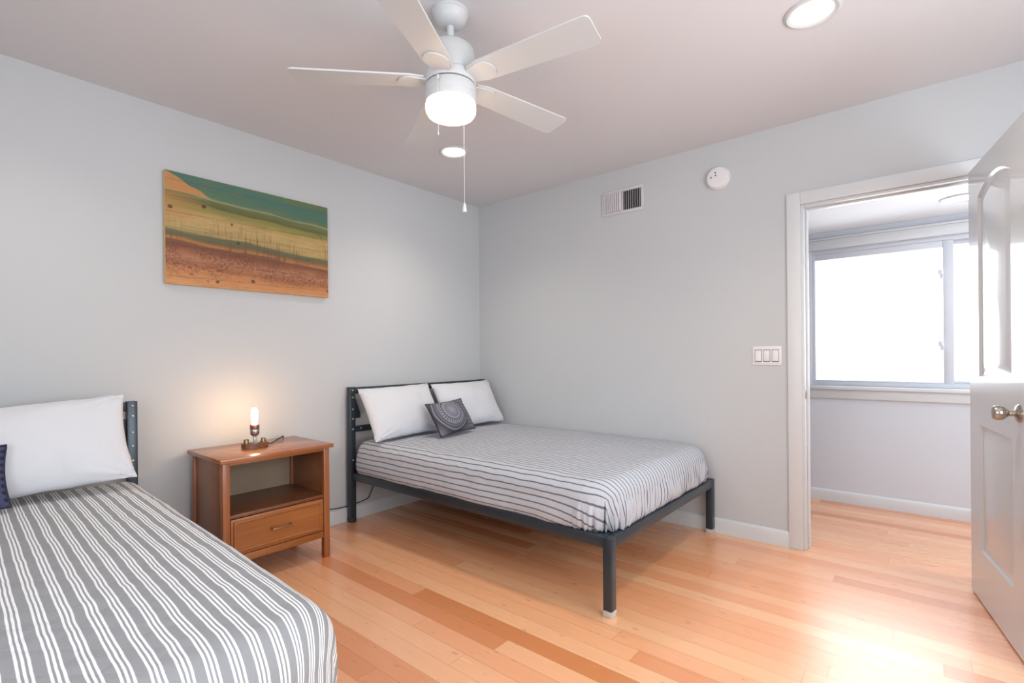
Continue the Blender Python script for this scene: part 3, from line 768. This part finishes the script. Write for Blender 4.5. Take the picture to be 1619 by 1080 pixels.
cord = smooth_path([(LX + .062, LY + .01, LZ + .010), (LX + .10, LY + .03, LZ + .005), (-1.90, -.17, LZ + .0045), (-1.84, -.10, LZ + .006), (-1.80, -.055, LZ + .007), (-1.787, -.034, LZ + .006), (-1.78, -.026, LZ - .012), (-1.772, -.022, LZ - .06), (-1.76, -.022, .45), (-1.735, -.022, .32), (-1.68, -.022, .235), (-1.60, -.022, .165), (-1.48, -.024, .118), (-1.38, -.018, .104), (-1.28, -.020, .108), (-1.185, -.022, .122), (-1.16, -.018, .15), (-1.10, -.016, .26), (-1.075, -.014, .32)], 8)
bm = new_bm(); tube(bm, cord, .0032, 8); obj('power_cord', bm, M['black'], lamp)

# ------------------------------------------------------------------ picture
bm = new_bm(); uvl = bm.loops.layers.uv.new('UVMap'); PX0, PX1, PZ0, PZ1 = -2.392, -1.478, 1.511, 2.102
box(bm, PX0, PX1, -.032, -.004, PZ0, PZ1, .0015)
for f in bm.faces:
    f.material_index = 0 if f.normal.y < -.9 else 1
    for lp in f.loops: lp[uvl].uv = ((lp.vert.co.x - PX0)/(PX1-PX0), (lp.vert.co.z - PZ0)/(PZ1-PZ0))
pic = obj('wall_picture', bm, [M['picture'], M['pine']], smooth=False)
tag(pic, 'unframed wood plank picture with green, tan and rust bands hanging above the nightstand', 'picture')

# ------------------------------------------------------------------ vent, smoke alarm, switches
vt = thing('air_vent', 'white wall vent with upright slats near the ceiling, left of the smoke alarm', 'vent', (0, -1.406, 2.145))
VY0, VY1, VZ0, VZ1 = -1.266, -1.546, 2.143, 2.275
bm = new_bm(); b_ = .022
box(bm, -.009, -.0003, VY1 - b_, VY0 + b_, VZ0 - b_, VZ0, .002); box(bm, -.009, -.0003, VY1 - b_, VY0 + b_, VZ1, VZ1 + b_, .002)
box(bm, -.009, -.0003, VY0, VY0 + b_, VZ0, VZ1, .002); box(bm, -.009, -.0003, VY1 - b_, VY1, VZ0, VZ1, .002); box(bm, -.008, -.0003, -1.411, -1.401, VZ0, VZ1, .001)
obj('frame', bm, M['vent'], vt)
bm = new_bm(); box(bm, -.0015, -.0003, VY1, VY0, VZ0, VZ1); obj('duct_shade_sheet', bm, M['duct'], vt, smooth=False)  # flat dark sheet, the duct's inner shade put into its colour
for k in range(8):
    for half in (0, 1):
        y = (-1.274 - k * .0168) if half == 0 else (-1.420 - k * .0168)
        a = math.radians(-38 if half == 0 else 38)
        bm = new_bm(); box(bm, -.0095, .0095, -.0006, .0006, VZ0 + .001, VZ1 - .001, 0, m=Matrix.Translation((-.009, y, 0)) @ Matrix.Rotation(a, 4, 'Z'))
        obj('slat', bm, M['vent'], vt, smooth=False)
sd = thing('smoke_alarm', 'round white smoke alarm on the wall above and left of the doorway', 'smoke alarm', (0, -2.066, 2.215))
RY = Matrix.Translation((0, -2.066, 2.215)) @ Matrix.Rotation(-PI/2, 4, 'Y')
bm = new_bm(); lathe(bm, [(0, .0005), (.070, .0005), (.070, .012), (.0665, .014), (.0665, .026), (.062, .033), (.05, .0355), (0, .036)], 48, RY); obj('alarm_body', bm, M['plate'], sd)
for (dy, dz) in ((.010, .030), (.008, .012), (.036, .004)):
    bm = new_bm(); lathe(bm, [(0, .0345), (.0045, .0345), (.0045, .0368), (0, .0368)], 14, Matrix.Translation((0, dy, dz)) @ RY); obj('alarm_hole', bm, M['gap'], sd)
sw = thing('switch_plate', 'white plate with three rocker light switches left of the doorway', 'light switch', (0, -2.334, 1.05))
SY0, SY1, SZ0, SZ1 = -2.254, -2.412, 1.050, 1.163
bm = new_bm(); box(bm, -.006, -.0003, SY1, SY0, SZ0, SZ1, .003); obj('plate', bm, M['plate'], sw)
for k in range(3):
    y = -2.287 - k * .046
    bm = new_bm(); box(bm, -.0066, -.0058, y - .0185, y + .0185, 1.107 - .036, 1.107 + .036, .0003); r_ = obj('rocker_gap_shade', bm, M['gap'], sw)  # dark rim painted in as the shade of the gap round the rocker
    bm = new_bm(); g = box(bm, -.005, .005, -.0165, .0165, -.033, .033, .002, m=Matrix.Translation((-.0075, y, 1.107)) @ Matrix.Rotation(math.radians(5 if k != 1 else -5), 4, 'Y')); obj('rocker', bm, M['plate'], sw)

# ------------------------------------------------------------------ recessed ceiling lights
def downlight(loc, label, lens, R=.098, r=.072, beam=32):
    t = thing('recessed_light', label, 'ceiling light', loc, group='recessed ceiling lights')
    T = Matrix.Translation(loc)
    bm = new_bm(); lathe(bm, [(R, -.0005), (R, -.004), (R*.9, -.009), (r + .004, -.006), (r, -.003), (r, -.0005)], 48, T, close=False); obj('trim_ring', bm, M['fan'], t)
    bm = new_bm(); lathe(bm, [(0, -.001), (r, -.001), (r, -.0025), (r*.6, -.005), (0, -.006)], 40, T); l_ = obj('lens', bm, lens, t); l_['label'] = 'glowing lens'
    l = bpy.data.lights.new('downlight_beam', 'SPOT'); l.energy = beam; l.color = (1, .88, .74); l.spot_size = math.radians(135); l.spot_blend = 1.0; l.shadow_soft_size = r*.9
    lo = bpy.data.objects.new('downlight_beam', l); C.objects.link(lo); lo.parent = t; lo.location = (0, 0, -.03)
    return t
downlight((-.986, -.719, H), 'small lit recessed light farther off, seen just below the fan', M['downlight'])
downlight((-3.0, -.70, H), 'recessed light just beyond the top left corner of the photo', M['downlight'], beam=18)
downlight((-1.0, -2.73, H), 'large lit recessed light at the top edge, right of the fan', M['downlight'])
downlight((.76, -3.22, HH), 'lit recessed light in the hall ceiling beyond the doorway', M['halllight'], beam=4)

# ------------------------------------------------------------------ ceiling fan
FX, FY = -1.905, -1.663
fan = thing('ceiling_fan', 'white five-blade ceiling fan with a lit drum lamp hanging from the ceiling', 'ceiling fan', (FX, FY, H))
T = Matrix.Translation((FX, FY, 0))
bm = new_bm(); lathe(bm, [(0, H - .0005), (.070, H - .0005), (.070, H - .008), (.064, H - .012), (.062, H - .026), (.057, H - .036), (.044, H - .050), (.026, H - .056), (0, H - .056)], 40, T); cp = obj('canopy', bm, M['fan'], fan)
bm = new_bm(); lathe(bm, [(0, 2.315), (.0135, 2.315), (.0135, 2.39), (0, 2.39)], 20, T); obj('downrod', bm, M['fan'], fan)
bm = new_bm(); lathe(bm, [(0, 2.322), (.028, 2.322), (.034, 2.314), (.070, 2.308), (.088, 2.294), (.094, 2.270), (.094, 2.205), (.088, 2.196), (0, 2.196)], 48, T); obj('motor_housing', bm, M['fan'], fan)
bm = new_bm(); lathe(bm, [(.084, 2.197), (.084, 2.190), (0, 2.190)], 40, T); obj('shadow_gap', bm, M['gap'], fan)
bm = new_bm(); lathe(bm, [(0, 2.191), (.096, 2.191), (.098, 2.186), (.098, 2.162), (.094, 2.158), (0, 2.158)], 48, T); obj('hub', bm, M['fan'], fan)
bm = new_bm(); lathe(bm, [(.086, 2.159), (.086, 2.152), (0, 2.152)], 40, T); obj('shadow_gap', bm, M['gap'], fan)
bm = new_bm(); lathe(bm, [(0, 2.153), (.093, 2.153), (.096, 2.149), (.096, 2.120), (.094, 2.118), (.094, 2.116), (.096, 2.114), (.095, 2.088), (0, 2.088)], 48, T); obj('switch_housing', bm, M['fan'], fan)
bm = new_bm(); lathe(bm, [(0, 2.088), (.092, 2.088), (.0955, 2.082), (.0965, 2.070), (.095, 2.056), (.088, 2.044), (.072, 2.038), (.04, 2.0355), (0, 2.035)], 48, T); bo = obj('light_bowl', bm, M['bowl'], fan); bo['label'] = 'glowing frosted glass drum'
R0, R1 = .100, .590
for k in range(5):
    a = math.radians(62.7 + 72 * k)
    B = T @ Matrix.Translation((0, 0, 2.172)) @ Matrix.Rotation(a, 4, 'Z') @ Matrix.Rotation(math.radians(-8), 4, 'X')
    w0, w1, rc = .054, .067, .022
    pts = [(R0, -.040), (.15, -w0), (R1 - rc, -w1)]
    for q in range(1, 8): t = PI/2 * q/8; pts.append((R1 - rc + rc*math.sin(t), -w1 + rc - rc*math.cos(t)))
    pts += [(R1, -w1 + rc), (R1, w1 - rc)]
    for q in range(1, 8): t = PI/2 * q/8; pts.append((R1 - rc + rc*math.cos(t), w1 - rc + rc*math.sin(t)))
    pts += [(R1 - rc, w1), (.15, w0), (R0, .040)]
    bm = new_bm(); prism(bm, pts, 0, .006, B); bl = obj('blade', bm, M['fan'], fan, angle=30)
    bk = [(.088, -.030), (.15, -.048)] + [(.15 + .050*math.sin(t), -.048*math.cos(t)) for t in [PI*q/12 for q in range(1, 12)]] + [(.15, .048), (.088, .030)]
    bm = new_bm(); prism(bm, bk, -.006, -.0003, B); obj('blade_bracket', bm, M['fan'], bl, angle=30)
def fanpt(side, depth): return Vector((FX, FY, 0)) + rt * side + fw * depth
a_, b_ = fanpt(-.035, -.1), fanpt(.04, .1)
bm = new_bm(); tube(bm, [(a_.x, a_.y, 2.14), (a_.x, a_.y, 1.93)], .0012, 6); lathe(bm, [(0, 1.925), (.003, 1.926), (.003, 1.934), (0, 1.936)], 10, Matrix.Translation((a_.x, a_.y, 0)))
box(bm, a_.x - .004, a_.x + .004, a_.y - .004, a_.y + .006, 2.132, 2.146, .001); obj('pull_chain', bm, M['vent'], fan)
bm = new_bm(); tube(bm, [(b_.x, b_.y, 2.11), (b_.x, b_.y, 1.735)], .0008, 6); pc = obj('pull_chain', bm, M['vent'], fan)
bm = new_bm(); lathe(bm, [(0, 1.740), (.003, 1.738), (.0075, 1.722), (.009, 1.708), (.009, 1.700), (0, 1.700)], 18, Matrix.Translation((b_.x, b_.y, 0))); obj('pull_knob', bm, M['fan'], pc)
